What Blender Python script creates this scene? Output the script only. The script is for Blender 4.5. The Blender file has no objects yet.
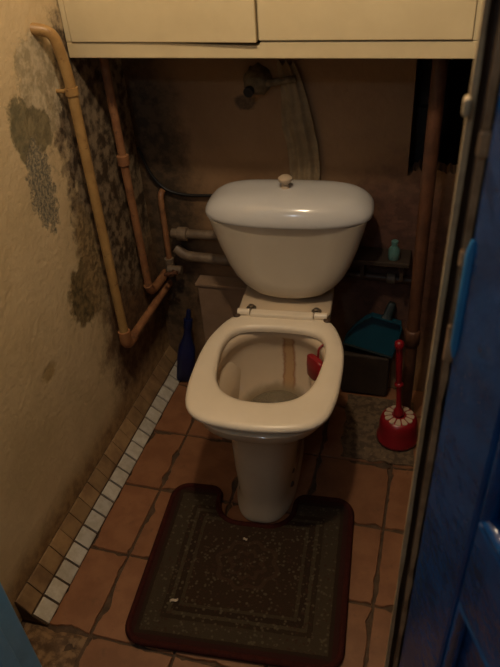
import bpy, bmesh, math, random
from mathutils import Vector, Matrix, noise as mnoise
random.seed(7)
S = bpy.context.scene
COL = S.collection
PI = math.pi

# ------------------------------------------------------------------ camera
CAM = Vector((0.382, -1.659, 1.462)); YAW, PITCH, ROLL, FPX = 0.313, -0.63, -0.078, 655.9
fwd = Vector((-math.sin(YAW)*math.cos(PITCH), math.cos(YAW)*math.cos(PITCH), math.sin(PITCH)))
rgt = Vector((math.cos(YAW), math.sin(YAW), 0)); upv = rgt.cross(fwd)
r2 = math.cos(ROLL)*rgt + math.sin(ROLL)*upv
u2 = -math.sin(ROLL)*rgt + math.cos(ROLL)*upv
cd = bpy.data.cameras.new('camera'); cam = bpy.data.objects.new('camera', cd); COL.objects.link(cam)
cam.matrix_world = Matrix(((r2.x, u2.x, -fwd.x, CAM.x), (r2.y, u2.y, -fwd.y, CAM.y), (r2.z, u2.z, -fwd.z, CAM.z), (0, 0, 0, 1)))
cd.sensor_fit = 'VERTICAL'; cd.sensor_height = 36.0; cd.lens = 36.0*FPX/667.0; cd.clip_start = 0.01
cd.dof.use_dof = True; cd.dof.focus_distance = 1.75; cd.dof.aperture_fstop = 9.0
S.camera = cam

# ------------------------------------------------------------------ world, exposure
w = bpy.data.worlds.new('world'); S.world = w; w.use_nodes = True
w.node_tree.nodes['Background'].inputs[0].default_value = (0.02, 0.02, 0.025, 1)
w.node_tree.nodes['Background'].inputs[1].default_value = 0.2
S.view_settings.view_transform = 'Standard'; S.view_settings.look = 'None'
S.view_settings.exposure = 0.0; S.view_settings.gamma = 1.0; S.view_settings.use_curve_mapping = False
BULB_W, BULB_COL, BULB_LOC = 23.0, (1.0, 0.78, 0.53), (0.08, -0.88, 2.12)
HALL_W, HALL_COL, HALL_LOC = 6.0, (0.70, 0.84, 1.0), (0.0, -2.35, 2.2)

# ------------------------------------------------------------------ materials
def nd(nt, t, **kw):
    n = nt.nodes.new(t)
    for k, v in kw.items():
        if hasattr(n, k): setattr(n, k, v)
    return n
def newmat(name):
    m = bpy.data.materials.new(name); m.use_nodes = True
    nt = m.node_tree; b = nt.nodes['Principled BSDF']
    tc = nd(nt, 'ShaderNodeTexCoord')
    return m, nt, b, tc
def noise(nt, vec, scale, detail=4, rough=0.6):
    n = nd(nt, 'ShaderNodeTexNoise'); n.inputs['Scale'].default_value = scale
    n.inputs['Detail'].default_value = detail; n.inputs['Roughness'].default_value = rough
    nt.links.new(vec, n.inputs['Vector']); return n.outputs['Fac']
def mixc(nt, fac, a, b):
    n = nd(nt, 'ShaderNodeMix', data_type='RGBA')
    for s, v in ((0, fac), (6, a), (7, b)):
        if isinstance(v, (int, float)): n.inputs[s].default_value = v
        elif isinstance(v, tuple): n.inputs[s].default_value = v + (1,)
        else: nt.links.new(v, n.inputs[s])
    return n.outputs[2]
def math_(nt, op, a, b=None, c=None, clamp=False):
    n = nd(nt, 'ShaderNodeMath', operation=op); n.use_clamp = clamp
    for i, v in enumerate((a, b, c)):
        if v is None: continue
        if isinstance(v, (int, float)): n.inputs[i].default_value = v
        else: nt.links.new(v, n.inputs[i])
    return n.outputs[0]
def maprange(nt, v, a, b, c=0.0, d=1.0):
    n = nd(nt, 'ShaderNodeMapRange'); n.interpolation_type = 'SMOOTHSTEP'
    nt.links.new(v, n.inputs[0])
    for i, x in enumerate((a, b, c, d)): n.inputs[i+1].default_value = x
    return n.outputs[0]
def bump(nt, b, h, strength=0.3, dist=0.01):
    n = nd(nt, 'ShaderNodeBump'); n.inputs['Strength'].default_value = strength; n.inputs['Distance'].default_value = dist
    nt.links.new(h, n.inputs['Height']); nt.links.new(n.outputs[0], b.inputs['Normal'])
def mat(name, c1, c2=None, scale=20, rough=0.5, bmp=0.0, bscale=None, metallic=0.0, lo=0.35, hi=0.65, c3=None, s3=6, lo3=0.55, hi3=0.7, coat=0.0, perobj=0.0, spec=0.5):
    m, nt, b, tc = newmat(name); v = tc.outputs['Object']
    if c2 is None: c2 = c1
    f = maprange(nt, noise(nt, v, scale), lo, hi)
    c = mixc(nt, f, c1, c2)
    if c3: c = mixc(nt, maprange(nt, noise(nt, v, s3, 6, 0.7), lo3, hi3), c, c3)
    if perobj:
        oi = nd(nt, 'ShaderNodeObjectInfo')
        k = maprange(nt, oi.outputs['Random'], 0, 1, 1-perobj, 1+perobj)
        hs = nd(nt, 'ShaderNodeHueSaturation'); nt.links.new(k, hs.inputs['Value']); nt.links.new(c, hs.inputs['Color']); c = hs.outputs[0]
    nt.links.new(c, b.inputs['Base Color'])
    b.inputs['Roughness'].default_value = rough; b.inputs['Metallic'].default_value = metallic
    b.inputs['Specular IOR Level'].default_value = spec
    if coat: b.inputs['Coat Weight'].default_value = coat; b.inputs['Coat Roughness'].default_value = 0.08
    if bmp: bump(nt, b, noise(nt, v, bscale or scale*3), bmp, 0.004)
    return m
def stain_wall(name, base1, base2, stains, rough=0.7, bscale=60):
    """painted plaster with stains of their own shape; stain = centre, radii, colour, noise scale, ragged amount, softness"""
    m, nt, b, tc = newmat(name); v = tc.outputs['Object']
    c = mixc(nt, maprange(nt, noise(nt, v, 7, 5), 0.3, 0.7), base1, base2)
    hs = noise(nt, v, bscale)
    for (cen, rad, col, col2, nsc, rag, soft) in stains:
        mp = nd(nt, 'ShaderNodeMapping'); mp.vector_type = 'POINT'
        mp.inputs['Scale'].default_value = tuple(1/r for r in rad)
        mp.inputs['Location'].default_value = tuple(-x/r for x, r in zip(cen, rad))
        nt.links.new(v, mp.inputs['Vector'])
        ln = nd(nt, 'ShaderNodeVectorMath', operation='LENGTH'); nt.links.new(mp.outputs[0], ln.inputs[0])
        n = noise(nt, v, nsc, 7, 0.68)
        d = math_(nt, 'ADD', ln.outputs['Value'], math_(nt, 'MULTIPLY', math_(nt, 'SUBTRACT', n, 0.5), rag))
        f = maprange(nt, d, 1-soft, 1+soft, 1.0, 0.0)
        cc = mixc(nt, maprange(nt, noise(nt, v, nsc*2.3, 4), 0.38, 0.62), col, col2)
        c = mixc(nt, f, c, cc)
        hs = math_(nt, 'SUBTRACT', hs, math_(nt, 'MULTIPLY', f, 0.35))
    nt.links.new(c, b.inputs['Base Color']); b.inputs['Roughness'].default_value = rough
    bump(nt, b, hs, 0.45, 0.006)
    return m

# ------------------------------------------------------------------ mesh helpers
def link(name, bm, m, parent=None, smooth=False, kind=None, bev=0.0):
    bmesh.ops.recalc_face_normals(bm, faces=bm.faces)
    me = bpy.data.meshes.new(name); bm.to_mesh(me); bm.free()
    if smooth:
        for p in me.polygons: p.use_smooth = True
        try: me.set_sharp_from_angle(angle=math.radians(50))
        except Exception: pass
    me.materials.append(m)
    o = bpy.data.objects.new(name, me); COL.objects.link(o)
    if parent: o.parent = parent
    if kind: o['kind'] = kind
    if bev:
        md = o.modifiers.new('bevel', 'BEVEL'); md.width = bev; md.segments = 2; md.limit_method = 'ANGLE'
    return o
def tag(o, label, cat=None, group=None, kind=None):
    o['label'] = label
    if cat: o['category'] = cat
    if group: o['group'] = group
    if kind: o['kind'] = kind
    return o
def empty(name, loc=(0, 0, 0), rz=0, label=None, cat=None, group=None, kind=None):
    o = bpy.data.objects.new(name, None); COL.objects.link(o)
    o.location = loc; o.rotation_euler = (0, 0, rz); o.empty_display_size = 0.05
    if label: tag(o, label, cat, group, kind)
    elif kind: o['kind'] = kind
    return o
def box(bm, x0, x1, y0, y1, z0, z1):
    vs = [bm.verts.new((x, y, z)) for x in (x0, x1) for y in (y0, y1) for z in (z0, z1)]
    for f in ((0, 1, 3, 2), (4, 6, 7, 5), (0, 4, 5, 1), (2, 3, 7, 6), (0, 2, 6, 4), (1, 5, 7, 3)):
        bm.faces.new([vs[i] for i in f])
    return vs
def B(*a):
    bm = bmesh.new(); box(bm, *a); return bm
def loft(bm, rings, cap0=True, cap1=True, closed=True):
    R = [[bm.verts.new(p) for p in r] for r in rings]
    n = len(R[0])
    for a, b in zip(R, R[1:]):
        for i in range(n if closed else n-1):
            j = (i+1) % n
            bm.faces.new((a[i], a[j], b[j], b[i]))
    if cap0: bm.faces.new(R[0][::-1])
    if cap1: bm.faces.new(R[-1])
    return R
def ring_se(z, cx, yf, yb, hw, n=2.5, N=48):
    yc, a = (yf+yb)/2, (yb-yf)/2
    out = []
    for i in range(N):
        t = 2*PI*i/N; c, s = math.cos(t), math.sin(t)
        out.append((cx + hw*math.copysign(abs(c)**(2/n), c), yc + a*math.copysign(abs(s)**(2/n), s), z))
    return out
def lathe(bm, prof, c=(0, 0, 0), N=32, cap0=True, cap1=True):
    loft(bm, [[(c[0]+r*math.cos(2*PI*i/N), c[1]+r*math.sin(2*PI*i/N), c[2]+z) for i in range(N)] for r, z in prof], cap0, cap1)
def smooth_path(pts, rad, n=6):
    """polyline with rounded corners"""
    P = [Vector(p) for p in pts]; out = [P[0]]
    for a, b, c in zip(P, P[1:], P[2:]):
        d1, d2 = (a-b), (c-b)
        k = min(rad, d1.length*0.49, d2.length*0.49)
        s, e = b+d1.normalized()*k, b+d2.normalized()*k
        for i in range(n+1):
            t = i/n; out.append(s*(1-t)**2 + b*2*t*(1-t) + e*t*t)
    out.append(P[-1]); return out
def tube(bm, pts, r, N=14, cap=True, radf=None):
    P = [Vector(p) for p in pts]; rings = []
    t0 = (P[1]-P[0]).normalized()
    ref = Vector((0, 0, 1)) if abs(t0.z) < 0.9 else Vector((1, 0, 0))
    nrm = t0.cross(ref).normalized()
    for i, p in enumerate(P):
        t = ((P[min(i+1, len(P)-1)]-P[max(i-1, 0)])).normalized()
        nrm = (nrm - t*nrm.dot(t)).normalized(); bn = t.cross(nrm)
        rr = radf(i) if radf else r
        rings.append([tuple(p + nrm*rr*math.cos(2*PI*k/N) + bn*rr*math.sin(2*PI*k/N)) for k in range(N)])
    loft(bm, rings, cap, cap)
def catmull(pts, n=8):
    P = [Vector(p) for p in pts]; out = []; m = len(P)
    for i in range(m):
        a, b, c, d = P[i-1], P[i], P[(i+1) % m], P[(i+2) % m]
        for k in range(n):
            t = k/n
            out.append(0.5*((2*b)+(-a+c)*t+(2*a-5*b+4*c-d)*t*t+(-a+3*b-3*c+d)*t**3))
    return out
def polar(pts, cen, N=64):
    cv = catmull([(p[0], p[1], 0) for p in pts], 12)
    A = sorted(((math.atan2(p.y-cen[1], p.x-cen[0]), math.hypot(p.x-cen[0], p.y-cen[1])) for p in cv))
    A = [(A[-1][0]-2*PI, A[-1][1])] + A + [(A[0][0]+2*PI, A[0][1])]
    out = []
    for i in range(N):
        t = -PI + 2*PI*i/N
        for (a, ra), (b, rb) in zip(A, A[1:]):
            if a <= t <= b:
                k = (t-a)/(b-a) if b > a else 0
                r = ra+(rb-ra)*k; break
        out.append((cen[0]+r*math.cos(t), cen[1]+r*math.sin(t)))
    return out
def copy_obj(o, parent=None):
    c = o.copy(); COL.objects.link(c); c.parent = parent; return c

# ------------------------------------------------------------------ palette
M = {}
XL, XR, YB, YF, ZC = -0.471, 0.47, 0.04, -1.10, 2.50
M['wall_left'] = stain_wall('ochre_plaster', (0.74, 0.59, 0.36), (0.64, 0.50, 0.29), [
    ((XL, -0.10, 0.28), (1, 0.26, 0.34), (0.10, 0.055, 0.03), (0.20, 0.12, 0.06), 18, 1.1, 0.30),
    ((XL, -0.13, 0.85), (1, 0.225, 0.42), (0.060, 0.040, 0.024), (0.30, 0.23, 0.15), 15, 1.5, 0.16),
    ((XL, -0.385, 0.565), (1, 0.085, 0.085), (0.11, 0.082, 0.038), (0.24, 0.175, 0.08), 24, 1.6, 0.18),
    ((XL, -0.33, 0.62), (1, 0.05, 0.16), (0.22, 0.155, 0.075), (0.38, 0.27, 0.13), 26, 1.4, 0.3),
    ((XL, -0.370, 1.085), (1, 0.080, 0.105), (0.42, 0.35, 0.22), (0.66, 0.56, 0.38), 17, 1.5, 0.09),
    ((XL, -0.468, 1.015), (1, 0.045, 0.075), (0.17, 0.15, 0.085), (0.27, 0.23, 0.13), 16, 1.6, 0.10),
    ((XL, -0.415, 1.00), (1, 0.05, 0.05), (0.19, 0.16, 0.09), (0.30, 0.25, 0.14), 16, 1.4, 0.10),
    ((XL, -0.452, 0.885), (1, 0.045, 0.10), (0.15, 0.145, 0.115), (0.44, 0.37, 0.24), 60, 2.0, 0.16),
    ((XL, -0.62, 0.48), (1, 0.03, 0.02), (0.44, 0.31, 0.15), (0.50, 0.37, 0.18), 60, 1.2, 0.4),
    ((XL, -0.55, 0.04), (1, 0.9, 0.10), (0.26, 0.16, 0.075), (0.42, 0.28, 0.13), 14, 0.9, 0.45),
])
M['wall_back'] = stain_wall('brown_paint', (0.31, 0.185, 0.095), (0.26, 0.15, 0.075), [
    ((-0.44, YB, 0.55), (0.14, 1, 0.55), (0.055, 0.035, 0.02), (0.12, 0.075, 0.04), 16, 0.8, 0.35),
    ((-0.13, YB, 0.93), (0.03, 1, 0.02), (0.10, 0.06, 0.035), (0.14, 0.09, 0.05), 60, 1.0, 0.2),
    ((0.30, YB, 0.45), (0.18, 1, 0.33), (0.085, 0.04, 0.028), (0.13, 0.06, 0.04), 14, 0.9, 0.35)])
M['wall_right'] = stain_wall('dark_brown_paint', (0.10, 0.055, 0.03), (0.07, 0.04, 0.022), [])
M['plain'] = mat('off_white_distemper', (0.55, 0.50, 0.42), (0.50, 0.45, 0.38), 6, 0.8, 0.1)
M['hall_floor'] = mat('hall_brown_board', (0.20, 0.10, 0.05), (0.16, 0.08, 0.04), 9, 0.5, 0.1)
M['shaft_inside'] = mat('near_black_shaft', (0.026, 0.018, 0.013), (0.04, 0.027, 0.018), 20, 0.9)  # near-black brown over the whole inside of the shaft
M['grout'] = mat('dirty_cement', (0.060, 0.036, 0.02), (0.11, 0.066, 0.038), 40, 0.9, 0.5, 90)
M['rubble'] = mat('crumbled_cement', (0.28, 0.17, 0.085), (0.13, 0.075, 0.038), 45, 0.9, 0.7, 120, lo=0.4, hi=0.6)
M['terracotta'] = mat('terracotta_tile', (0.275, 0.125, 0.060), (0.22, 0.095, 0.045), 16, 0.42, 0.12, 80, c3=(0.17, 0.08, 0.04), s3=26, lo3=0.56, hi3=0.75, perobj=0.10)
M['terra_wall'] = mat('orange_skirting_tile', (0.33, 0.21, 0.10), (0.20, 0.115, 0.055), 14, 0.65, 0.2, 80, perobj=0.15)
M['white_tile'] = mat('white_glazed_tile', (0.60, 0.57, 0.50), (0.50, 0.46, 0.38), 40, 0.25, 0.05, 90, perobj=0.10)
M['porcelain'] = mat('tank_porcelain', (0.66, 0.60, 0.50), (0.63, 0.57, 0.47), 5, 0.12, 0, spec=0.5)
M['lid'] = mat('white_lid_porcelain', (0.64, 0.645, 0.65), (0.61, 0.615, 0.62), 5, 0.14)
M['seat'] = mat('cream_seat_plastic', (0.84, 0.75, 0.61), (0.80, 0.71, 0.57), 8, 0.30, 0.02, 60)
M['steel'] = mat('dull_steel', (0.28, 0.25, 0.21), (0.20, 0.17, 0.14), 60, 0.4, metallic=0.8)
M['dark_bolt'] = mat('rusty_bolt', (0.06, 0.04, 0.03), (0.10, 0.06, 0.04), 60, 0.6)
M['cabinet'] = mat('cream_cabinet_paint', (0.72, 0.61, 0.38), (0.68, 0.57, 0.35), 9, 0.42, 0.12, 70, perobj=0.02)
M['cabinet_in'] = mat('dark_cabinet_inside', (0.14, 0.09, 0.05), (0.11, 0.07, 0.04), 12, 0.7)
M['pipe_ochre'] = mat('ochre_painted_pipe', (0.44, 0.27, 0.10), (0.36, 0.21, 0.075), 22, 0.38, 0.15, 60, c3=(0.19, 0.10, 0.045), s3=40, lo3=0.58, hi3=0.7)
M['pipe_rust'] = mat('rust_brown_pipe', (0.34, 0.16, 0.07), (0.25, 0.11, 0.05), 25, 0.5, 0.25, 70, c3=(0.12, 0.06, 0.035), s3=30)
M['pipe_pale'] = mat('grimy_pale_pipe', (0.23, 0.17, 0.115), (0.15, 0.105, 0.07), 25, 0.5, 0.2, 70)
M['pipe_dark'] = mat('dark_brown_pipe', (0.09, 0.05, 0.032), (0.06, 0.035, 0.022), 25, 0.5, 0.2, 70)
M['pipe_red'] = mat('red_brown_pipe', (0.115, 0.048, 0.025), (0.07, 0.030, 0.017), 18, 0.5, 0.3, 60)
M['iron'] = mat('black_cast_iron', (0.016, 0.014, 0.013), (0.03, 0.022, 0.018), 25, 0.7, 0.3, 60)
M['rubber'] = mat('black_cable', (0.010, 0.009, 0.009), None, 20, 0.5)
M['boxing'] = mat('beige_boxing', (0.30, 0.20, 0.13), (0.25, 0.165, 0.105), 14, 0.7, 0.2, 60)
M['rag'] = mat('grey_tan_rag', (0.29, 0.215, 0.125), (0.21, 0.15, 0.085), 25, 0.9, 0.3, 90)
M['clay'] = mat('old_plaster_bracket', (0.22, 0.16, 0.085), (0.12, 0.085, 0.045), 40, 0.9, 0.6, 80)
M['red'] = mat('red_plastic', (0.28, 0.011, 0.018), (0.23, 0.009, 0.015), 12, 0.3)
M['ivory'] = mat('ivory_plastic', (0.55, 0.44, 0.32), None, 12, 0.4)
M['teal'] = mat('teal_plastic', (0.004, 0.064, 0.105), (0.003, 0.050, 0.085), 12, 0.35)
M['teal_dark'] = mat('dark_rubber_lip', (0.01, 0.02, 0.022), None, 12, 0.5)
M['teal_pale'] = mat('pale_teal_plastic', (0.07, 0.17, 0.16), (0.11, 0.21, 0.19), 30, 0.3)
M['blue_bottle'] = mat('navy_plastic', (0.008, 0.014, 0.075), (0.007, 0.011, 0.055), 12, 0.3)
M['mat_old'] = mat('speckled_old_lino', (0.165, 0.110, 0.062), (0.085, 0.055, 0.033), 55, 0.85, 0.5, 110, lo=0.42, hi=0.6, c3=(0.32, 0.23, 0.13), s3=70, lo3=0.6, hi3=0.68)
M['wood_dark'] = mat('dark_wood', (0.040, 0.024, 0.015), (0.026, 0.016, 0.010), 18, 0.7, 0.3, 60)
M['wood_edge'] = mat('worn_wood_edge', (0.48, 0.29, 0.15), (0.27, 0.15, 0.07), 26, 0.6, 0.3, 60)
M['jamb_cream'] = mat('cream_frame_paint', (0.52, 0.40, 0.24), (0.38, 0.27, 0.15), 24, 0.5, 0.2, 60)
M['jamb_brown'] = mat('brown_rebate', (0.085, 0.045, 0.024), (0.055, 0.03, 0.017), 20, 0.6, 0.2)
M['blue'] = mat('thick_blue_gloss_paint', (0.003, 0.060, 0.22), (0.002, 0.040, 0.15), 14, 0.2, 0.75, 30, c3=(0.004, 0.018, 0.05), s3=20, lo3=0.58, hi3=0.7)
M['blue_light'] = mat('light_blue_gloss_paint', (0.03, 0.21, 0.46), (0.025, 0.17, 0.38), 14, 0.3, 0.3, 50)
M['blue_jamb'] = mat('hall_lit_blue_paint', (0.20, 0.50, 0.85), (0.17, 0.44, 0.76), 10, 0.35, 0.2, 50)  # blue lightened to stand in for hall light on the left post
M['bakelite'] = mat('black_bakelite', (0.015, 0.013, 0.012), None, 10, 0.35)

def porcelain_bowl():
    m, nt, b, tc = newmat('bowl_porcelain'); v = tc.outputs['Object']
    c = mixc(nt, maprange(nt, noise(nt, v, 6), 0.3, 0.7), (0.68, 0.56, 0.41), (0.63, 0.51, 0.37))
    sp = nd(nt, 'ShaderNodeSeparateXYZ'); nt.links.new(v, sp.inputs[0])
    # rust runs down the back of the bowl (inside only: bounded in y and z)
    n = math_(nt, 'MULTIPLY', math_(nt, 'SUBTRACT', noise(nt, v, 30), 0.5), 0.02)
    dx = math_(nt, 'ABSOLUTE', math_(nt, 'ADD', math_(nt, 'SUBTRACT', sp.outputs[0], 0.018), n))
    f = maprange(nt, dx, 0.013, 0.022, 1, 0)
    inside = math_(nt, 'MULTIPLY', maprange(nt, sp.outputs[1], -0.33, -0.30, 0, 1), maprange(nt, sp.outputs[1], -0.24, -0.225, 1, 0))
    f = math_(nt, 'MULTIPLY', f, inside)
    f = math_(nt, 'MULTIPLY', f, maprange(nt, sp.outputs[2], 0.375, 0.385, 1, 0))
    edge = maprange(nt, dx, 0.008, 0.016, 0, 1)
    c = mixc(nt, math_(nt, 'MULTIPLY', f, 0.85), c, mixc(nt, edge, (0.46, 0.27, 0.12), (0.27, 0.10, 0.04)))
    # darker tan towards the bottom of the bowl
    dz = math_(nt, 'ADD', sp.outputs[2], n)
    bottom_mask = math_(nt, 'MULTIPLY', maprange(nt, dz, 0.215, 0.245, 1, 0), maprange(nt, dz, 0.12, 0.13, 0, 1))
    rr = nd(nt, 'ShaderNodeVectorMath', operation='DISTANCE'); nt.links.new(v, rr.inputs[0]); rr.inputs[1].default_value = (0, -0.37, 0.2)
    bottom_mask = math_(nt, 'MULTIPLY', bottom_mask, maprange(nt, rr.outputs['Value'], 0.13, 0.15, 1, 0))
    c = mixc(nt, bottom_mask, c, (0.30, 0.235, 0.15))
    nt.links.new(c, b.inputs['Base Color']); b.inputs['Roughness'].default_value = 0.09
    return m
M['bowl'] = porcelain_bowl()
def water_mat():
    m, nt, b, tc = newmat('standing_water')
    b.inputs['Base Color'].default_value = (0.50, 0.44, 0.32, 1); b.inputs['Roughness'].default_value = 0.04
    b.inputs['Transmission Weight'].default_value = 0.7; b.inputs['IOR'].default_value = 1.33
    return m
M['water'] = water_mat()
def rug_mat():
    m, nt, b, tc = newmat('woven_rug'); v = tc.outputs['Object']
    sp = nd(nt, 'ShaderNodeSeparateXYZ'); nt.links.new(v, sp.inputs[0])
    ax = math_(nt, 'DIVIDE', math_(nt, 'ABSOLUTE', sp.outputs[0]), 0.245)
    ay = math_(nt, 'DIVIDE', math_(nt, 'ABSOLUTE', sp.outputs[1]), 0.2275)
    d = math_(nt, 'MAXIMUM', ax, ay)
    d = math_(nt, 'ADD', d, math_(nt, 'MULTIPLY', math_(nt, 'SUBTRACT', noise(nt, v, 120), 0.5), 0.03))
    cr = nd(nt, 'ShaderNodeValToRGB'); cr.color_ramp.interpolation = 'CONSTANT'
    E = cr.color_ramp.elements
    stops = [(0.0, (0.036, 0.021, 0.012)), (0.55, (0.052, 0.039, 0.022)), (0.585, (0.030, 0.018, 0.011)), (0.65, (0.058, 0.045, 0.026)),
             (0.69, (0.034, 0.022, 0.013)), (0.74, (0.050, 0.037, 0.022)), (0.90, (0.030, 0.018, 0.011)), (0.94, (0.036, 0.012, 0.009))]
    E[0].position = stops[0][0]; E[0].color = stops[0][1]+(1,)
    E[1].position = stops[1][0]; E[1].color = stops[1][1]+(1,)
    for p, c in stops[2:]:
        e = E.new(p); e.color = c+(1,)
    nt.links.new(d, cr.inputs[0])
    c = cr.outputs[0]
    # medallion
    mp = nd(nt, 'ShaderNodeMapping'); nt.links.new(v, mp.inputs[0]); mp.inputs['Scale'].default_value = (1, 1.15, 0)
    ln = nd(nt, 'ShaderNodeVectorMath', operation='LENGTH'); nt.links.new(mp.outputs[0], ln.inputs[0])
    at = math_(nt, 'ARCTAN2', sp.outputs[1], sp.outputs[0])
    rad = math_(nt, 'ADD', ln.outputs['Value'], math_(nt, 'MULTIPLY', math_(nt, 'SINE', math_(nt, 'MULTIPLY', at, 8)), 0.006))
    fr = math_(nt, 'SINE', math_(nt, 'MULTIPLY', rad, 190))
    med = math_(nt, 'MULTIPLY', maprange(nt, fr, 0.1, 0.6), maprange(nt, rad, 0.085, 0.10, 1, 0))
    c = mixc(nt, math_(nt, 'MULTIPLY', med, 0.7), c, (0.060, 0.034, 0.020))
    # small flowers in field and border
    vo = nd(nt, 'ShaderNodeTexVoronoi'); vo.inputs['Scale'].default_value = 95; nt.links.new(v, vo.inputs['Vector'])
    fl = maprange(nt, vo.outputs['Distance'], 0.25, 0.42, 1, 0)
    band = maprange(nt, d, 0.89, 0.91, 1, 0)
    cf = mixc(nt, maprange(nt, noise(nt, v, 60, 2), 0.45, 0.55), (0.105, 0.085, 0.053), (0.048, 0.022, 0.014))
    c = mixc(nt, math_(nt, 'MULTIPLY', math_(nt, 'MULTIPLY', fl, band), 0.7), c, cf)
    nt.links.new(c, b.inputs['Base Color']); b.inputs['Roughness'].default_value = 0.95; b.inputs['Specular IOR Level'].default_value = 0.1
    b.inputs['Sheen Weight'].default_value = 0.05
    bump(nt, b, noise(nt, v, 500, 3), 0.6, 0.003)
    return m
M['rug'] = rug_mat()
M['rug_edge'] = mat('dark_red_binding', (0.052, 0.012, 0.009), (0.038, 0.010, 0.007), 90, 0.9, 0.4, 300, spec=0.1)

# ------------------------------------------------------------------ room shell
fl = link('floor', B(XL-0.05, XR+0.05, YF, YB+0.05, -0.08, -0.006), M['grout'], kind='structure')
tag(fl, 'toilet room floor of worn terracotta tiles with dark crumbling joints')
hf = link('floor', B(-1.3, 1.5, -3.3, YF, -0.08, -0.004), M['hall_floor'], kind='structure')
tag(hf, 'brown hallway floor in front of the doorway')
tag(link('wall_left', B(XL-0.08, XL, YF, YB+0.05, 0, ZC), M['wall_left'], kind='structure'), 'stained ochre plaster wall with peeling patches and mould')
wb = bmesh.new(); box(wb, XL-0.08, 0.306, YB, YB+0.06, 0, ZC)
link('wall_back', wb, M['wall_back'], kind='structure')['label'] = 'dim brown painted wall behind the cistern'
# lower right of the back wall with a ragged broken top edge below the shaft opening
bm = bmesh.new(); prof = []
nseg = 30
for i in range(nseg+1):
    x = 0.306 + (XR+0.05-0.306)*i/nseg
    prof.append((x, 0.752 + 0.022*mnoise.noise((x*34, 0.3, 0)) + 0.012*mnoise.noise((x*110, 1.3, 0))))
rings = []
for y in (YB, YB+0.06):
    rings.append([(0.306, y, 0)] + [(x, y, z) for x, z in prof] + [(XR+0.05, y, 0)])
loft(bm, rings)
link('wall_back', bm, M['wall_back'], kind='structure')['label'] = 'broken brown wall edge below the dark pipe shaft'
bm = bmesh.new()
box(bm, 0.24, 0.60, 0.36, 0.40, 0.4, ZC); box(bm, 0.22, 0.26, YB+0.06, 0.40, 0.4, ZC); box(bm, 0.58, 0.62, YB, 0.40, 0.4, ZC); box(bm, 0.22, 0.62, YB+0.06, 0.40, 0.36, 0.4)
link('wall_shaft', bm, M['shaft_inside'], kind='structure')['label'] = 'near black inside of the pipe shaft'
tag(link('wall_right', B(XR, XR+0.08, YF, YB, 0, ZC), M['wall_right'], kind='structure'), 'dark brown wall beside the rusty pipe')
tag(link('ceiling', B(-1.3, 1.5, -3.3, 0.42, ZC, ZC+0.05), M['plain'], kind='structure'), 'off white ceiling')
bm = bmesh.new(); box(bm, -1.3, -0.40, YF-0.08, YF, 0, ZC); box(bm, 0.445, 1.5, YF-0.08, YF, 0, ZC); box(bm, -0.40, 0.445, YF-0.08, YF, 2.04, ZC)
tag(link('wall_front', bm, M['plain'], kind='structure'), 'thin partition with the doorway')
for nm, a in (('wall_hall_left', (-1.38, -1.3, -3.3, YF, 0, ZC)), ('wall_hall_right', (1.5, 1.58, -3.3, YF, 0, ZC)), ('wall_hall_back', (-1.38, 1.58, -3.38, -3.3, 0, ZC))):
    tag(link(nm, B(*a), M['plain'], kind='structure'), 'plain hallway wall')

# terracotta floor tiles, each one ragged at its edges
xs = [-0.503, -0.291, -0.079, 0.133, 0.345, 0.475]
ys = [-1.10, -0.982, -0.758, -0.533, -0.308, -0.083, 0.045]
for i in range(5):
    for j in range(6):
        if (i, j) == (0, 0): continue
        x0, x1, y0, y1 = max(xs[i], -0.405)+0.002, min(xs[i+1], 0.468)-0.002, ys[j]+0.002, ys[j+1]-0.002
        pts = []; per = 22
        C4 = [(x0, y0), (x1, y0), (x1, y1), (x0, y1)]
        for k in range(4):
            a, b2 = C4[k], C4[(k+1) % 4]
            for q in range(per):
                t = q/per; px, py = a[0]+(b2[0]-a[0])*t, a[1]+(b2[1]-a[1])*t
                nz = mnoise.noise((px*17+3+i*5, py*17+j*3, 1.7)); n2 = mnoise.noise((px*60, py*60, i+j*1.3))
                ch = max(0, nz-0.12+0.35*n2)*0.020 + 0.0008 + 0.0012*abs(n2)
                if q == 0: ch = 0.002
                nx, ny = [(0, 1), (-1, 0), (0, -1), (1, 0)][k]
                pts.append((px+nx*ch, py+ny*ch))
        cx, cy = (x0+x1)/2, (y0+y1)/2; dz = random.uniform(-0.0012, 0.0008); tx, ty = random.uniform(-.008, .008), random.uniform(-.008, .008)
        bm = bmesh.new()
        zz = lambda p: dz + tx*(p[0]-cx) + ty*(p[1]-cy)
        inn = [(cx+(p[0]-cx)*0.985, cy+(p[1]-cy)*0.985) for p in pts]
        loft(bm, [[(p[0], p[1], -0.012) for p in pts], [(p[0], p[1], zz(p)-0.003) for p in pts], [(p[0], p[1], zz(p)) for p in inn]])
        link('tile', bm, M['terracotta'], fl)
# crumbled patch by the threshold where a tile is gone
bm = bmesh.new(); n = 26; G = []
for i in range(n+1):
    row = []
    for j in range(n+1):
        x, y = -0.465+0.172*i/n, -1.098+0.114*j/n
        e = min(i, n-i, j, n-j)/4
        z = -0.008 + min(1, e)*(0.010 + 0.016*mnoise.noise((x*28, y*28, 0)) + 0.007*mnoise.noise((x*80, y*80, 3)))
        row.append(bm.verts.new((x, y, z)))
    G.append(row)
for i in range(n):
    for j in range(n): bm.faces.new((G[i][j], G[i+1][j], G[i+1][j+1], G[i][j+1]))
rb = link('crumbled_patch', bm, M['rubble'], fl, True); rb['label'] = 'crumbled tan cement where a tile is missing'

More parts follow.
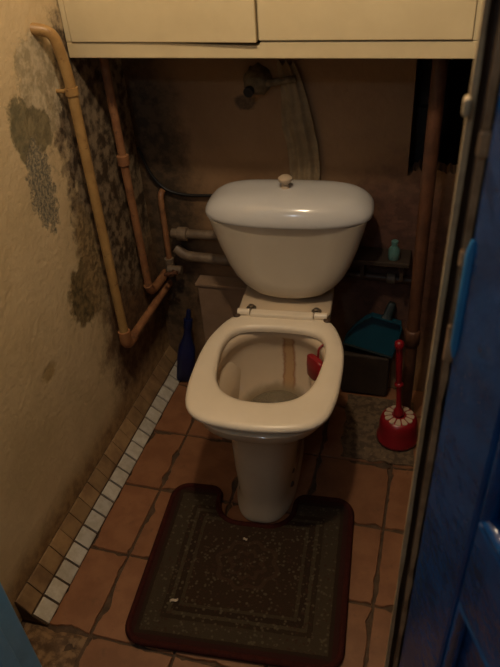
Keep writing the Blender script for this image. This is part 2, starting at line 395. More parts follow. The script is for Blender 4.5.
# slanted skirting: cement fillet with white and orange tiles along the left wall
Y0, Y1 = -0.985, 0.03
bm = bmesh.new()
loft(bm, [[(XL, y, 0), (-0.402, y, 0), (-0.438, y, 0.030), (XL, y, 0.075)] for y in (Y0, Y1)])
tr = link('trim_1', bm, M['grout'], kind='structure')
tag(tr, 'slanted skirting of small white tiles below orange tiles on the left wall')
def slab(name, m, a, b2, y0, y1, t, parent):
    ax, az = a; bx, bz = b2; L = math.hypot(bx-ax, bz-az); nx, nz = (bz-az)/L, -(bx-ax)/L
    if nx < 0: nx, nz = -nx, -nz
    bm = bmesh.new()
    q = lambda k, ins: [(ax+(bx-ax)*ins+nx*k, y0+0.001, az+(bz-az)*ins+nz*k), (bx-(bx-ax)*ins+nx*k, y0+0.001, bz-(bz-az)*ins+nz*k),
                   (bx-(bx-ax)*ins+nx*k, y1-0.001, bz-(bz-az)*ins+nz*k), (ax+(bx-ax)*ins+nx*k, y1-0.001, az+(bz-az)*ins+nz*k)]
    loft(bm, [q(-0.001, 0), q(t*0.7, 0), q(t, 0.06)])
    return link(name, bm, m, parent)
nt_ = 19; st = (Y1-Y0)/nt_
for i in range(nt_):
    y = Y0 + i*st
    j = random.uniform(-.0012, .0012)
    slab('white_tile', M['white_tile'], (-0.4025+j, 0.002), (-0.4365+j, 0.0295), y+0.0022, y+st-0.0022, 0.005+random.uniform(0, .0012), tr)
    slab('orange_tile', M['terra_wall'], (-0.4395, 0.033), (XL+0.0012, 0.074), y+0.0002, y+st-0.0002, 0.0035+random.uniform(-.001, .001), tr)

# ------------------------------------------------------------------ door frame and door
bm = bmesh.new(); box(bm, -0.405, -0.338, YF-0.09, YF+0.005, 0, 2.04)
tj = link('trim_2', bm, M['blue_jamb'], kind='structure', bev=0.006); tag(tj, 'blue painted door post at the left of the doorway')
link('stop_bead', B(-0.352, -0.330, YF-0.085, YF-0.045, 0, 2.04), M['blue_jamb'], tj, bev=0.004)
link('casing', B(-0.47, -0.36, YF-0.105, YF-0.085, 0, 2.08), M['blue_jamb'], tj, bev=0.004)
tj2 = link('trim_3', B(0.4065, 0.475, YF-0.062, YF+0.004, 0, 2.04), M['jamb_brown'], kind='structure'); tag(tj2, 'brown door post with cream edge at the right of the doorway')
def ragged_strip(x0, x1, y0, y1, seed, amp):
    bm = bmesh.new(); rings = []; K = 70
    for k in range(K+1):
        z = 2.04*k/K
        a = amp*mnoise.noise((seed, z*9, 0)) + amp*0.6*mnoise.noise((seed+5, z*31, 0)); a = a if a < 0 else a*0.4
        rings.append([(x0-a*0.5, y0, z), (x1+a, y0+0.001, z), (x1+a, y1, z), (x0-a*0.5, y1, z)])
    loft(bm, rings); return bm
link('edge_strip', ragged_strip(0.402, 0.4065, YF-0.078, YF-0.058, 1.0, 0.0015), M['jamb_cream'], tj2)
link('edge_strip', ragged_strip(0.4130, 0.4185, YF-0.085, YF-0.06, 9.0, 0.004), M['wood_edge'], tj2)
link('head', B(-0.338, 0.413, YF-0.075, YF+0.005, 2.0, 2.04), M['jamb_brown'], tj2)
link('catch', B(0.398, 0.404, YF-0.086, YF-0.074, 1.312, 1.326), M['jamb_cream'], tj2, bev=0.003)
for z, h in ((1.285, 0.020), (1.195, 0.016), (1.10, 0.04)):
    link('splinter', B(0.4115, 0.4205, YF-0.089, YF-0.082, z, z+h), M['wood_edge'], tj2, bev=0.0025)
# door leaf, opened outwards; local x runs from the hinge to the latch side, local -y is the face turned to the closet
LEAN = 0.0165
tj2.rotation_euler = (0, LEAN, 0); tj2.location = (-0.026, 0, 0)
dr = empty('door_1', (0.4180-0.026, YF-0.090, 0.012), 0, kind='structure')
dr.rotation_euler = (Matrix.Rotation(LEAN, 3, 'Y') @ Matrix.Rotation(-math.radians(65), 3, 'Z')).to_euler(); dr['label'] = 'open door thickly painted glossy dark blue'
W, H, T = 0.68, 1.98, 0.036
link('stile', B(0, 0.088, 0, T, 0, H), M['blue'], dr, bev=0.005); link('stile', B(W-0.09, W, 0, T, 0, H), M['blue'], dr, bev=0.005)
for z0, z1 in ((0, 0.14), (0.86, 0.98), (H-0.11, H)):
    link('rail', B(0.088, W-0.09, 0.001, T-0.001, z0, z1), M['blue'], dr, bev=0.004)
for z0, z1 in ((0.14, 0.86), (0.98, H-0.11)):
    link('panel', B(0.083, W-0.085, 0.013, T-0.013, z0-0.005, z1+0.005), M['blue'], dr)
    bm = bmesh.new(); 
    tube(bm, [(0.094, 0.008, z0+0.006), (W-0.096, 0.008, z0+0.006), (W-0.096, 0.008, z1-0.006), (0.094, 0.008, z1-0.006), (0.094, 0.008, z0+0.006)], 0.008, 8)
    link('moulding', bm, M['blue'], dr, True)
bm = bmesh.new(); lathe(bm, [(0.011, 0), (0.014, 0.02), (0.024, 0.035), (0.025, 0.05), (0.015, 0.058)], (0, 0, 0), 20)
kn = link('door_handle', bm, M['bakelite'], dr, True); kn.rotation_euler = (math.radians(90), 0, 0); kn.location = (W-0.045, 0, 0.95)
for z in (0.25, 1.105, 1.72):
    bm = bmesh.new(); lathe(bm, [(0.002, -0.012), (0.0045, 0), (0.0045, 0.09), (0.002, 0.10)], (0.004, 0.0005, z), 12)
    h = link('hinge', bm, M['blue_light'], dr, True); h['label'] = 'light blue painted hinge barrel'

# ------------------------------------------------------------------ cabinet over the toilet
cb = empty('wall_cabinet', (0, -0.10, 1.105), label='cream two door cabinet fixed across the alcove above the toilet', cat='cabinet')
def cpart(name, a, m=M['cabinet'], bev=0.002):
    bm = B(a[0], a[1], a[2]+0.10, a[3]+0.10, a[4]-1.105, a[5]-1.105); return link(name, bm, m, cb, bev=bev)
yc = -0.225
bm = bmesh.new()
loft(bm, [[(x, yc+0.10, 0.001), (x, yc+0.122, 0.001), (x, yc+0.122, z-1.105), (x, yc+0.10, z-1.105)] for x, z in ((XL+0.002, 1.140), (-0.25, 1.139), (-0.016, 1.1315), (-0.0105, 1.1325), (-0.009, 1.140), (XR-0.002, 1.140))])
link('bottom_rail', bm, M['cabinet'], cb, bev=0.002)
cpart('top_rail', (XL+0.002, XR-0.002, yc, yc+0.022, 2.44, 2.49))
cpart('stile', (XL+0.002, XL+0.016, yc, yc+0.022, 1.140, 2.44)); cpart('stile', (XR-0.050, XR-0.002, yc, yc+0.022, 1.140, 2.44))
cpart('stile', (-0.030, 0.006, yc+0.0135, yc+0.030, 1.140, 2.44))
cpart('bottom_panel', (XL+0.003, XR-0.003, yc+0.022, YB-0.002, 1.108, 1.124), M['cabinet_in'], 0)
cpart('side_panel', (XL+0.002, XL+0.016, yc+0.022, YB-0.002, 1.124, 2.49), M['cabinet_in'], 0); cpart('side_panel', (XR-0.016, XR-0.002, yc+0.022, YB-0.002, 1.124, 2.49), M['cabinet_in'], 0)
def cdoor(x0, x1, zl, zr, yl, yr):
    bm = bmesh.new(); t = 0.017; rings = []
    for k in range(9):
        f = k/8; x = x0+(x1-x0)*f; z = zl+(zr-zl)*f; y = yl+(yr-yl)*f*f+0.10
        rings.append([(x, y, z-1.105), (x, y+t, z-1.105), (x, y+t, 2.47-1.105), (x, y, 2.47-1.105)])
    loft(bm, rings)
    d = link('door', bm, M['cabinet'], cb, bev=0.002)
    return d
d1 = cdoor(XL+0.018, -0.0145, 1.1410, 1.1400, yc-0.004, yc-0.012)
d2 = cdoor(-0.0105, 0.420, 1.1425, 1.1425, yc-0.004, yc-0.004)
for d, x in ((d1, -0.06), (d2, 0.035)):
    bm = bmesh.new(); lathe(bm, [(0.006, 0), (0.006, 0.012), (0.014, 0.02), (0.013, 0.028), (0.006, 0.032)], (0, 0, 0), 16)
    k = link('knob', bm, M['steel'], d, True); k.rotation_euler = (math.radians(90), 0, 0); k.location = (x, yc-(0.011 if x < 0 else 0.004)+0.10, 0.5)

# ------------------------------------------------------------------ toilet
TH = 0.072
to = empty('toilet', (0, 0, 0), TH, label='cream porcelain toilet with close coupled cistern and open squarish seat', cat='toilet')
X0 = -0.004
bm = bmesh.new()
outer = [(0.0, -0.022, -0.576, -0.17, 0.078, 2.8), (0.006, -0.022, -0.588, -0.17, 0.086, 2.8), (0.022, -0.022, -0.588, -0.17, 0.086, 2.8), (0.036, -0.021, -0.578, -0.175, 0.081, 2.8),
         (0.07, -0.020, -0.574, -0.18, 0.081, 2.9), (0.16, -0.018, -0.576, -0.18, 0.090, 2.9), (0.24, -0.014, -0.580, -0.16, 0.096, 2.9),
         (0.30, -0.010, -0.588, -0.15, 0.103, 2.8), (0.342, -0.006, -0.608, -0.15, 0.130, 2.6), (0.359, -0.004, -0.636, -0.16, 0.166, 2.6),
         (0.374, -0.004, -0.649, -0.165, 0.175, 2.8), (0.396, -0.004, -0.653, -0.168, 0.179, 2.8), (0.403, -0.004, -0.646, -0.18, 0.170, 2.8),
         (0.404, -0.004, -0.598, -0.245, 0.146, 2.5), (0.396, -0.004, -0.590, -0.252, 0.139, 2.5), (0.380, -0.004, -0.590, -0.252, 0.139, 2.4), (0.366, -0.004, -0.600, -0.241, 0.149, 2.3), (0.33, -0.004, -0.596, -0.243, 0.148, 2.2),
         (0.285, -0.004, -0.575, -0.250, 0.135, 2.1), (0.245, -0.004, -0.535, -0.265, 0.112, 2.0), (0.215, -0.004, -0.495, -0.280, 0.090, 2.0),
         (0.19, -0.004, -0.46, -0.30, 0.068, 2), (0.165, -0.004, -0.42, -0.33, 0.038, 2)]
loft(bm, [ring_se(z, cx, yf, yb, hw, n, 56) for z, cx, yf, yb, hw, n in outer])
# rear shelf carrying the cistern, and the outlet horn
def shelf(z, x, yf, yb): return [(-x+X0, yf, z), (x+X0, yf, z), (x+X0, yb, z), (-x+X0, yb, z)]
def rrect(z, hw, yf, yb, n=7, N=40): return ring_se(z, X0, yf, yb, hw, n, N)
loft(bm, [rrect(0.20, 0.075, -0.20, -0.08, 4), rrect(0.33, 0.115, -0.215, -0.05, 5), rrect(0.385, 0.128, -0.222, -0.03), rrect(0.424, 0.130, -0.215, -0.025), rrect(0.428, 0.126, -0.208, -0.03)])
def skew(bm):   # the bowl stands slightly askew to its cistern
    for v in bm.verts: v.co.x += 0.010*min(0, v.co.y+0.2)*min(1, max(0, (v.co.z-0.29)/0.05))
skew(bm)
bowl = link('bowl', bm, M['bowl'], to, True)
# water
bm = bmesh.new(); r = ring_se(0.214, -0.004, -0.494, -0.281, 0.0895, 2.1, 40); loft(bm, [[(x, y, z-0.004) for x, y, z in r], r])
link('water', bm, M['water'], bowl, True)
# fixing bolts on the foot side
for (x, y, z) in ((0.0555, -0.497, 0.125), (0.0525, -0.497, 0.070)):
    bm = bmesh.new(); lathe(bm, [(0.009, 0), (0.009, 0.004), (0.006, 0.007)], (0, 0, 0), 12)
    b_ = link('bolt', bm, M['dark_bolt'], bowl, True); b_.rotation_euler = (0, math.radians(90), math.radians(-25)); b_.location = (x, y, z)
# seat
half_o = [(0, -0.212), (.09, -0.214), (.138, -0.230), (.17, -0.30), (.184, -0.37), (.186, -0.46), (.180, -0.545), (.160, -0.608), (.108, -0.643), (0, -0.656)]
half_i = [(0, -0.268), (.08, -0.275), (.118, -0.298), (.134, -0.35), (.131, -0.42), (.118, -0.49), (.09, -0.535), (.045, -0.558), (0, -0.563)]
full = lambda h: [(x+X0, y) for x, y in h] + [(-x+X0, y) for x, y in h[-2:0:-1]]
cen = (X0, -0.43); O = polar(full(half_o), cen, 72); I = polar(full(half_i), cen, 72)
lerp = lambda k: [(o[0]+(i[0]-o[0])*k, o[1]+(i[1]-o[1])*k) for o, i in zip(O, I)]
bm = bmesh.new()
rr = [(0.07, 0.4085), (0.02, 0.411), (0.0, 0.416), (0.0, 0.422), (0.06, 0.4275), (0.16, 0.430), (0.5, 0.431), (0.84, 0.429), (0.95, 0.425), (1.0, 0.418), (0.98, 0.409)]
L = loft(bm, [[(p[0], p[1], z) for p in lerp(k)] for k, z in rr], False, False)
n = 72
for i in range(n): bm.faces.new((L[-1][i], L[-1][(i+1) % n], L[0][(i+1) % n], L[0][i]))
skew(bm)
seat = link('seat', bm, M['seat'], to, True)
bm = bmesh.new(); box(bm, -0.088+X0, 0.088+X0, -0.232, -0.205, 0.424, 0.442)
link('hinge_bar', bm, M['seat'], seat, bev=0.005)
for s in (-1, 1):
    bm = bmesh.new(); tube(bm, [(s*0.090+X0, -0.217, 0.436), (s*0.124+X0, -0.217, 0.436)], 0.010, 14)
    tube(bm, [(s*0.110+X0, -0.205, 0.430), (s*0.110+X0, -0.217, 0.44)], 0.007, 10)
    link('hinge', bm, M['seat'], seat, True)
    bm = bmesh.new(); lathe(bm, [(0.014, 0), (0.014, 0.003), (0.008, 0.004), (0.008, 0.010), (0.004, 0.012)], (s*0.092+X0, -0.186, 0.428), 16)
    link('bolt', bm, M['steel'], to, True)
    bm = bmesh.new(); lathe(bm, [(0.010, 0), (0.010, 0.006), (0.006, 0.009)], (s*0.125+X0, -0.228, 0.427), 10)
    link('bumper', bm, M['jamb_brown'], seat, True)
# cistern
bm = bmesh.new()
tk = [(0.446, 0.060, -0.145, -0.030, 3), (0.449, 0.088, -0.158, -0.020, 4), (0.458, 0.110, -0.166, -0.015, 5), (0.480, 0.134, -0.172, -0.012, 5.5), (0.51, 0.155, -0.177, -0.01, 6),
      (0.55, 0.173, -0.181, -0.01, 6), (0.60, 0.190, -0.186, -0.01, 6), (0.65, 0.203, -0.192, -0.01, 6), (0.688, 0.212, -0.198, -0.006, 6)]
def tring(z, hw, yf, yb, n, N=72, bow=0.020):
    out = []
    for x, y, zz in ring_se(z, 0.004, yf, yb, hw, n, N):
        k = (x-0.004)/hw
        if y < (yf+yb)/2: y += bow*k*k
        out.append((x, y, zz))
    return out
loft(bm, [tring(*t) for t in tk])
tank = link('cistern', bm, M['porcelain'], to, True)
bm = bmesh.new()
LD = [(0.6885, 0.96), (0.690, 0.985), (0.6915, 1.0), (0.698, 1.006), (0.706, 0.998), (0.716, 0.97), (0.728, 0.915), (0.739, 0.83), (0.747, 0.71), (0.752, 0.54), (0.755, 0.34), (0.756, 0.15)]
rings = []
for z, s in LD:
    ring = tring(z, 0.223*s, -0.104-0.104*s, -0.104+0.108*s, 4.2, bow=0.028*s)
    rings.append([(x, y, zz) for x, y, zz in ring])
loft(bm, rings)
lid = link('cistern_lid', bm, M['lid'], tank, True); lid['label'] = 'cooler white domed lid'
bm = bmesh.new(); lathe(bm, [(0.013, 0), (0.010, 0.006), (0.008, 0.014), (0.014, 0.018), (0.0185, 0.024), (0.0185, 0.030), (0.012, 0.035), (0.004, 0.036)], (-0.002, -0.100, 0.753), 24)
link('flush_knob', bm, M['ivory'], tank, True)
# red freshener clipped under the rim
c, s = math.cos(TH), math.sin(TH); tw = lambda x, y, z: (c*x-s*y, s*x+c*y, z)
fr = empty('rim_freshener', tw(0.101, -0.326, 0.340), TH+0.75, label='red toilet freshener hanging inside the bowl under the seat', cat='freshener')
bm = bmesh.new(); loft(bm, [ring_se(z, 0, -0.034*k, 0.034*k, 0.012*k, 3, 24) for z, k in ((-0.036, 0.7), (-0.03, 0.95), (0.0, 1.0), (0.03, 0.95), (0.036, 0.7))])
link('cage', bm, M['red'], fr, True)
bm = bmesh.new(); tube(bm, smooth_path([(0.008, 0, 0.03), (0.010, 0, 0.066), (0.035, 0, 0.0705)], 0.012, 4), 0.003, 8); link('hook', bm, M['red'], fr, True)

# ------------------------------------------------------------------ contour rug
rz = math.radians(4.8)
rug = empty('contour_rug', (0.024, -0.724, 0.001), rz, label='dark patterned rug with dark red edge, cut out around the toilet foot', cat='rug')
hx, hy, rc = 0.250, 0.234, 0.045
def arc(cx, cy, r, a0, a1, n=7): return [(cx+r*math.cos(a0+(a1-a0)*i/n), cy+r*math.sin(a0+(a1-a0)*i/n)) for i in range(n+1)]
out = arc(-hx+rc, -hy+rc, rc, PI, 1.5*PI) + arc(hx-rc, -hy+rc, rc, 1.5*PI, 2*PI) + arc(hx-rc, hy-rc, rc, 0, PI/2)
nx0, nx1, nd_ = -0.118, 0.098, 0.112
out += arc(nx1+0.028, hy-0.028, 0.028, PI/2, PI, 4) + arc(nx1-0.07, hy-nd_+0.07-0.0, 0.07, 0, -PI/2, 6) + arc(nx0+0.07, hy-nd_+0.07, 0.07, -PI/2, -PI, 6) + arc(nx0-0.028, hy-0.028, 0.028, 0, PI/2, 4)
out += arc(-hx+rc, hy-rc, rc, PI/2, PI)
bm = bmesh.new(); n = len(out)
loft(bm, [[(x, y, 0) for x, y in out], [(x, y, 0.010) for x, y in out]])
link('pile', bm, M['rug'], rug)
bm = bmesh.new(); P = [(x, y, 0.007) for x, y in out]; tube(bm, P+[P[0]], 0.0085, 8)
link('edging', bm, M['rug_edge'], rug, True)
def scrap(px, py, L, W_, rz_, label):
    bm = bmesh.new(); rings = []
    for k in range(6):
        f = k/5; x = (f-0.5)*L; ww = W_*(0.5+0.5*math.sin(PI*min(max(f, .12), .88))); z = 0.003*math.sin(f*PI*2)+0.0035
        rings.append([(x, -ww/2, z), (x, ww/2, z+0.002), (x, ww/2, z+0.003), (x, -ww/2, z+0.001)])
    loft(bm, rings); o = link('paper_scrap', bm, M['ivory']); o.location = (px, py, 0.0115); o.rotation_euler = (0, 0, rz_)
    tag(o, label, 'paper', 'paper scraps on the rug')
scrap(-0.122, -0.862, 0.020, 0.006, 0.5, 'tiny pale paper scrap near the front left corner of the rug')
scrap(0.0, -0.655, 0.011, 0.005, 0.2, 'tiny pale paper scrap on the rug just in front of the toilet foot')

# ------------------------------------------------------------------ pipes on the left
pp = empty('water_pipe', (-0.433, -0.307, 0.33), label='ochre painted riser pipe bending into the peeling left wall', cat='pipe')
o0 = Vector((-0.433, -0.307, 0.33)); loc = lambda pts: [tuple(Vector(p)-o0) for p in pts]
bm = bmesh.new(); tube(bm, loc(smooth_path([(XL-0.01, -0.345, 1.195), (-0.437, -0.325, 1.185), (-0.433, -0.307, 1.10), (-0.433, -0.307, 0.36)], 0.045, 7)), 0.0125, 16)
link('pipe', bm, M['pipe_ochre'], pp, True)
bm = bmesh.new(); tube(bm, loc(smooth_path([(-0.433, -0.307, 0.385), (-0.433, -0.307, 0.335), (-0.433, -0.262, 0.335)], 0.03, 6)), 0.0175, 16); link('elbow', bm, M['pipe_rust'], pp, True)
bm = bmesh.new(); tube(bm, loc([(-0.433, -0.265, 0.335), (-0.433, YB+0.02, 0.335)]), 0.0125, 14); link('pipe', bm, M['pipe_rust'], pp, True)
for z in (1.055,):
    bm = bmesh.new(); tube(bm, loc([(-0.433, -0.307, z-0.008), (-0.433, -0.307, z+0.008)]), 0.0155, 14); tube(bm, loc([(-0.433, -0.307, z), (XL-0.005, -0.307, z)]), 0.005, 8)
    link('clip', bm, M['pipe_ochre'], pp, True)
p2 = empty('water_pipe', (-0.441, -0.075, 0.3), label='thin rusty orange pipe standing behind the ochre pipe near the corner', cat='pipe')
o1 = Vector((-0.441, -0.075, 0.3)); loc1 = lambda pts: [tuple(Vector(p)-o1) for p in pts]
bm = bmesh.new(); tube(bm, loc1(smooth_path([(-0.441, -0.115, 1.104), (-0.441, -0.113, 0.95), (-0.441, -0.095, 0.40), (-0.441, -0.085, 0.385)], 0.05, 5)), 0.0115, 14); link('pipe', bm, M['pipe_rust'], p2, True)
bm = bmesh.new(); lathe(bm, [(0.0115, 0), (0.017, 0.003), (0.017, 0.028), (0.0115, 0.031)], tuple(Vector((-0.441, -0.109, 0.80))-o1), 14); link('coupling', bm, M['pipe_rust'], p2, True)
bm = bmesh.new(); tube(bm, loc1(smooth_path([(-0.441, -0.097, 0.41), (-0.441, -0.085, 0.38), (-0.441, -0.05, 0.372), (-0.441, 0.045, 0.372)], 0.03, 5)), 0.014, 14); link('elbow', bm, M['pipe_rust'], p2, True)
p3 = empty('water_pipe', (-0.405, 0.0, 0.33), label='dark thin pipe with a small tap in the back left corner', cat='pipe')
bm = bmesh.new(); tube(bm, smooth_path([(0.0, 0.05, 0.335), (0, 0.012, 0.335), (0, 0.005, 0.07), (0, 0.05, 0.062)], 0.02, 5), 0.009, 12); link('pipe', bm, M['pipe_rust'], p3, True)
bm = bmesh.new(); tube(bm, [(-0.0, -0.012, 0.09), (0.045, -0.012, 0.09)], 0.013, 12); tube(bm, [(0.0, 0.005, 0.06), (0.0, 0.003, 0.12)], 0.015, 12); link('tap_body', bm, M['pipe_pale'], p3, True)
bm = bmesh.new(); tube(bm, [(0.022, -0.02, 0.09), (0.022, -0.042, 0.094)], 0.006, 10); tube(bm, [(0.0, -0.045, 0.088), (0.044, -0.045, 0.1)], 0.006, 10); link('tap_handle', bm, M['pipe_red'], p3, True)
# horizontal pipes behind the cistern
hp = empty('water_pipe', (-0.2, 0.0, 0.54), label='pale grimy pipe running level from the corner to behind the cistern', cat='pipe')
bm = bmesh.new(); tube(bm, [(-0.182, 0.005, 0.0), (0.12, 0.008, 0.004)], 0.0145, 14); link('pipe', bm, M['pipe_pale'], hp, True)
bm = bmesh.new(); lathe(bm, [(0.0145, 0), (0.021, 0.003), (0.021, 0.032), (0.0145, 0.035)], (0, 0, 0), 14); q = link('coupling', bm, M['pipe_pale'], hp, True); q.rotation_euler = (0, PI/2, 0); q.location = (-0.165, 0.005, 0)
hp2 = empty('water_pipe', (-0.2, 0.0, 0.455), label='lower pale pipe running level just above the beige boxing', cat='pipe')
bm = bmesh.new(); tube(bm, smooth_path([(-0.180, 0.012, 0.03), (-0.150, 0.008, 0.006), (0.10, 0.008, -0.002)], 0.02, 4), 0.016, 14); link('pipe', bm, M['pipe_pale'], hp2, True)
# cable
bm = bmesh.new(); tube(bm, smooth_path([(-0.460, 0.028, 0.80), (-0.435, 0.03, 0.715), (-0.395, 0.03, 0.668), (-0.33, 0.03, 0.655), (-0.23, 0.028, 0.662), (-0.12, 0.03, 0.668)], 0.05, 6), 0.0048, 8)
cbl = link('cable', bm, M['rubber'], None, True); tag(cbl, 'black cable sagging along the back wall to the cistern', 'cable')
# beige boxing
bx_ = empty('pipe_boxing', (-0.24, 0.0, 0.0), label='dull beige boxing on the floor behind the toilet, left of its bowl', cat='boxing')
link('panel', B(-0.075, 0.155, -0.012, YB-0.001, 0.0, 0.368), M['boxing'], bx_, bev=0.006)
link('cover', B(-0.080, 0.160, -0.018, YB-0.001, 0.368, 0.378), M['boxing'], bx_, bev=0.002)
# blue bottle leaning in the corner
bt = empty('spray_bottle', (-0.388, -0.05, 0.002), label='dark blue plastic bottle leaning in the corner left of the toilet', cat='bottle')
bt.rotation_euler = (math.radians(-6), math.radians(9), 0.3)
bm = bmesh.new(); loft(bm, [ring_se(z, 0, -k*0.8, k*0.8, k, 3, 28) for z, k in ((0, 0.026), (0.004, 0.031), (0.10, 0.031), (0.13, 0.028), (0.155, 0.019), (0.18, 0.012), (0.205, 0.012))])
link('bottle_body', bm, M['blue_bottle'], bt, True)
bm = bmesh.new(); lathe(bm, [(0.015, 0.205), (0.015, 0.235), (0.009, 0.237), (0.007, 0.27), (0.004, 0.272)], (0, 0, 0), 18); link('cap', bm, M['blue_bottle'], bt, True)

# ------------------------------------------------------------------ wall bracket and hanging rag behind the cistern
br = empty('wall_bracket', (-0.09, YB, 0.96), label='crusty old plaster bracket on the back wall under the cabinet', cat='bracket')
bm = bmesh.new(); rings = []
for k, (y, s) in enumerate(((0.0, 1.1), (-0.02, 1.0), (-0.045, 0.85), (-0.055, 0.5))):
    rings.append([((0.034+0.008*mnoise.noise((i*1.3, k*2.1, 1)))*s*math.cos(2*PI*i/20), y, 0.03+(0.034+0.010*mnoise.noise((i*0.9, k*1.7, 4)))*s*math.sin(2*PI*i/20)) for i in range(20)])
loft(bm, rings); link('crust', bm, M['clay'], br, True)
bm = bmesh.new(); tube(bm, [(-0.006, -0.02, 0.022), (-0.012, -0.066, 0.014)], 0.013, 14); link('spigot', bm, M['iron'], br, True)
bm = bmesh.new(); tube(bm, [(0.01, -0.035, 0.026), (0.105, -0.03, 0.040)], 0.009, 10); link('arm', bm, M['clay'], br, True)
bm = bmesh.new(); K, N_ = 22, 33; top = bmesh.new(); rings = []
for k in range(K+1):
    f = k/K; z = 1.035 - 0.33*f
    wd = 0.022 + 0.020*min(1, f*2.2); cx = -0.016+0.044*min(1, f*1.6)
    fr_, bk_ = [], []
    for i in range(N_):
        u = i/(N_-1)-0.5
        y = 0.028 - 0.007*math.cos(u*PI*1.0) + 0.004*math.sin(u*19+f*2.0)*(0.4+0.6*f)
        fr_.append((cx+u*2*wd+0.004*math.sin(f*9), y-0.003, z+0.006*math.sin(u*14))); bk_.append((cx+u*2*wd+0.004*math.sin(f*9), y+0.003, z+0.006*math.sin(u*14)))
    rings.append(fr_+bk_[::-1])
loft(bm, rings); rag = link('hanging_rag', bm, M['rag'], None, True); tag(rag, 'tan rag hanging in folds on the back wall above the cistern', 'rag')

# ------------------------------------------------------------------ right side: pipes, ledge, dustpan, old mat, brush
rp = empty('riser_pipe', (0.363, -0.11, 0.0), label='reddish brown riser pipe standing near the right wall', cat='pipe')
bm = bmesh.new(); tube(bm, [(0, 0, 1.104), (0, 0, 0.0)], 0.0175, 18); link('pipe', bm, M['pipe_red'], rp, True)
for z in (0.30,):
    bm = bmesh.new(); lathe(bm, [(0.0175, 0), (0.022, 0.004), (0.022, 0.05), (0.0175, 0.054)], (0, 0, z), 18); link('coupling', bm, M['pipe_red'], rp, True)
ip = empty('soil_pipe', (0.335, 0.18, 0.40), label='black cast iron pipe deep in the dark shaft', cat='pipe')
bm = bmesh.new(); lathe(bm, [(0.05, 0), (0.05, 0.42), (0.064, 0.425), (0.064, 0.50), (0.05, 0.505), (0.05, 2.09)], (0, 0, 0), 24); link('pipe', bm, M['iron'], ip, True)
lg = empty('wall_ledge', (0.25, YB, 0.51), label='narrow dark wooden ledge on the back wall right of the cistern', cat='shelf')
link('board', B(-0.07, 0.085, -0.085, -0.001, 0.0, 0.014), M['wood_dark'], lg, bev=0.002)
for x in (-0.05, 0.06): link('bracket', B(x, x+0.01, -0.07, -0.001, -0.05, 0.0), M['wood_dark'], lg)
gb = empty('small_bottle', (0.290, -0.02, 0.524), label='small pale teal bottle standing on the dark ledge', cat='bottle')
bm = bmesh.new(); lathe(bm, [(0.014, 0), (0.016, 0.003), (0.016, 0.030), (0.009, 0.040), (0.008, 0.046)], (0, 0, 0), 18); link('bottle_body', bm, M['teal_pale'], gb, True)
bm = bmesh.new(); lathe(bm, [(0.0095, 0.046), (0.0095, 0.056), (0.006, 0.058)], (0, 0, 0), 14); link('cap', bm, M['teal_pale'], gb, True)
lp = empty('water_pipe', (0.26, 0.005, 0.435), label='dark level pipe below the wooden ledge on the right', cat='pipe')
bm = bmesh.new(); tube(bm, [(-0.14, 0.01, 0.008), (0.10, 0.01, 0)], 0.011, 12); link('pipe', bm, M['pipe_dark'], lp, True)
bm = bmesh.new(); lathe(bm, [(0.011, 0), (0.016, 0.002), (0.016, 0.024), (0.011, 0.026)], (0, 0, 0), 14); q = link('coupling', bm, M['pipe_pale'], lp, True); q.rotation_euler = (0, PI/2, 0); q.location = (0.012, 0.01, 0.003)
# dark block under the dustpan
bk = link('wooden_block', B(0.150, 0.300, -0.020, YB-0.002, 0.009, 0.165), M['wood_dark'], None, bev=0.006); tag(bk, 'dark wooden block on the floor under the teal dustpan', 'block')
# dustpan leaning on the wall
dp = empty('dustpan', (0.230, -0.014, 0.172), label='teal plastic dustpan leaning on the back wall', cat='dustpan')
dp.rotation_euler = (math.radians(-13), math.radians(13), 0.0)
bm = bmesh.new(); rings = []
for (z, xl, xr, dep) in ((0.013, -0.082, 0.076, 0.006), (0.05, -0.080, 0.077, 0.014), (0.09, -0.064, 0.076, 0.024), (0.125, -0.040, 0.073, 0.032), (0.137, -0.026, 0.066, 0.030)):
    t = 0.003
    rings.append([(xl, -dep, z), (xl+t, -dep, z), (xl+t, -t, z), (xr-t, -t, z), (xr-t, -dep, z), (xr, -dep, z), (xr, 0, z), (xl, 0, z)])
loft(bm, rings); box(bm, -0.026, 0.066, -0.030, 0.0, 0.136, 0.140)
link('pan', bm, M['teal'], dp)
bm = bmesh.new(); box(bm, -0.083, 0.078, -0.008, 0.001, 0.010, 0.017); link('lip', bm, M['teal_dark'], dp, bev=0.002)
bm = bmesh.new(); loft(bm, [ring_se(z, 0.02+0.06*(z-0.138), -0.020*k, -0.020*k+0.016, 0.014*k, 3, 18) for z, k in ((0.138, 1.3), (0.15, 1.0), (0.18, 0.9), (0.190, 0.7))]); link('handle', bm, M['teal_dark'], dp, True)
# old mat under the brush
bm = bmesh.new(); Ny, Nx = 22, 18; G = []
for i in range(Nx+1):
    row = []
    for j in range(Ny+1):
        u, v = i/Nx, j/Ny
        x = (0.175+0.02*(1-v)) + u*(0.212-0.0*(1-v)); y = -0.300+v*0.275
        if i in (0, Nx): x += 0.012*mnoise.noise((v*6, i, 0))*(1 if i == 0 else 0.2)
        if j in (0, Ny): y += 0.014*mnoise.noise((u*6, j, 2))
        z = 0.0045 + 0.0035*mnoise.noise((u*5, v*6, 1))
        row.append((x, y, z))
    G.append(row)
V1 = [[bm.verts.new(p) for p in r] for r in G]; V0 = [[bm.verts.new((p[0], p[1], 0.0012)) for p in r] for r in G]
for i in range(Nx):
    for j in range(Ny):
        bm.faces.new((V1[i][j], V1[i+1][j], V1[i+1][j+1], V1[i][j+1])); bm.faces.new((V0[i][j], V0[i][j+1], V0[i+1][j+1], V0[i+1][j]))
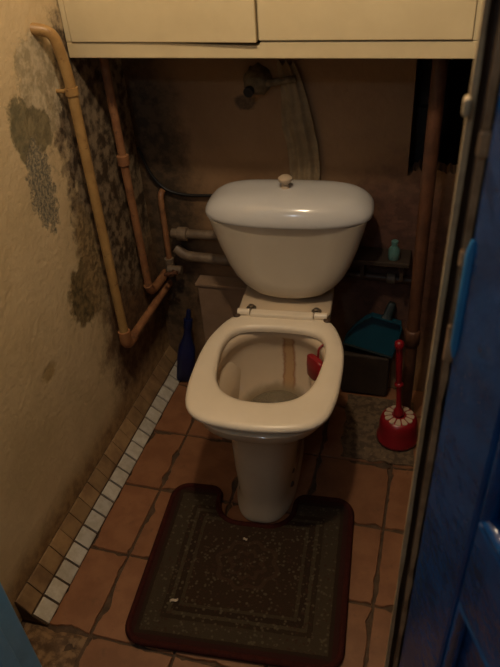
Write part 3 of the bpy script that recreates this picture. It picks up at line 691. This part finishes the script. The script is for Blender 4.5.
for i in range(Nx):
    for j in (0, Ny): bm.faces.new((V1[i][j], V1[i+1][j], V0[i+1][j], V0[i][j]))
for j in range(Ny):
    for i in (0, Nx): bm.faces.new((V1[i][j], V1[i][j+1], V0[i][j+1], V0[i][j]))
om = link('floor_mat', bm, M['mat_old'], None, True); tag(om, 'worn speckled brown mat under the red brush holder', 'mat')
# brush holder
BX, BY, BZ = 0.350, -0.195, 0.0085
bh = empty('brush_holder', (BX, BY, BZ), label='round red plastic brush holder with ivory petals on its top', cat='brush holder')
bm = bmesh.new(); lathe(bm, [(0.058, 0), (0.062, 0.004), (0.062, 0.014), (0.057, 0.022), (0.056, 0.060), (0.053, 0.078), (0.046, 0.088), (0.020, 0.092), (0.014, 0.092), (0.014, 0.060)], (0, 0, 0), 40, True, True)
link('pot', bm, M['red'], bh, True)
for k in range(12):
    a = 2*PI*k/12; bm = bmesh.new()
    pr_ = [(0.021, -0.0030), (0.030, -0.0062), (0.040, -0.0078), (0.0435, -0.004), (0.0435, 0.004), (0.040, 0.0078), (0.030, 0.0062), (0.021, 0.0030)]
    zf = lambda r: 0.0925 - max(0, (r-0.020))/0.026*0.0035
    loft(bm, [[(x, y, zf(x)-0.001) for x, y in pr_], [(x, y, zf(x)+0.0018) for x, y in pr_]])
    q = link('petal', bm, M['ivory'], bh); q.rotation_euler = (0, 0, a)
tb = empty('toilet_brush', (BX, BY, BZ+0.062), label='red toilet brush handle standing upright in its holder', cat='brush')
tb.rotation_euler = (0, math.radians(-3.5), 0)
bm = bmesh.new(); lathe(bm, [(0.011, 0.0), (0.012, 0.035), (0.016, 0.038), (0.014, 0.050), (0.008, 0.060), (0.007, 0.10), (0.0075, 0.145)], (0, 0, 0), 18); link('stem', bm, M['red'], tb, True)
bm = bmesh.new(); lathe(bm, [(0.0075, 0.140), (0.013, 0.145), (0.013, 0.150), (0.0075, 0.156)], (0, 0, 0), 18); link('collar', bm, M['red'], tb, True)
bm = bmesh.new(); lathe(bm, [(0.0085, 0.150), (0.009, 0.20), (0.0095, 0.255), (0.0085, 0.272), (0.0115, 0.278), (0.0135, 0.288), (0.012, 0.297), (0.006, 0.302)], (0, 0, 0), 18); link('grip', bm, M['red'], tb, True)

# ------------------------------------------------------------------ lamps
def lamp_mat(name, col, e):
    m, nt, b, tc = newmat(name); b.inputs['Base Color'].default_value = (0.8, 0.8, 0.8, 1)
    b.inputs['Emission Color'].default_value = col+(1,); b.inputs['Emission Strength'].default_value = e; return m
def bulb(loc, col, watts, label, r):
    t = empty('ceiling_bulb', loc, label=label, cat='lamp')
    bm = bmesh.new(); lathe(bm, [(0.004, -0.036), (0.018, -0.03), (0.028, -0.012), (0.030, 0.004), (0.024, 0.026), (0.014, 0.045), (0.013, 0.055)], (0, 0, 0), 24)
    g = link('glass_bulb', bm, lamp_mat('glow', col, 6.0), t, True)
    bm = bmesh.new(); lathe(bm, [(0.016, 0.052), (0.020, 0.056), (0.020, 0.09), (0.008, 0.1)], (0, 0, 0), 20); link('socket', bm, M['bakelite'], t, True)
    bm = bmesh.new(); tube(bm, [(0, 0, 0.095), (0, 0, ZC-loc[2]-0.01)], 0.003, 8); link('flex', bm, M['rubber'], t, True)
    bm = bmesh.new(); lathe(bm, [(0.03, ZC-loc[2]-0.02), (0.035, ZC-loc[2])], (0, 0, 0), 20); link('rose', bm, M['plain'], t, True)
    ld = bpy.data.lights.new('bulb_light', 'POINT'); ld.energy = watts; ld.color = col; ld.shadow_soft_size = r
    lo = bpy.data.objects.new('bulb_light', ld); COL.objects.link(lo); lo.parent = t; lo.location = (0, 0, -0.045-r)
bulb(BULB_LOC, BULB_COL, BULB_W, 'bare warm bulb hanging from the toilet room ceiling', 0.035)
bulb(HALL_LOC, HALL_COL, HALL_W, 'bare cool bulb hanging from the hallway ceiling', 0.05)
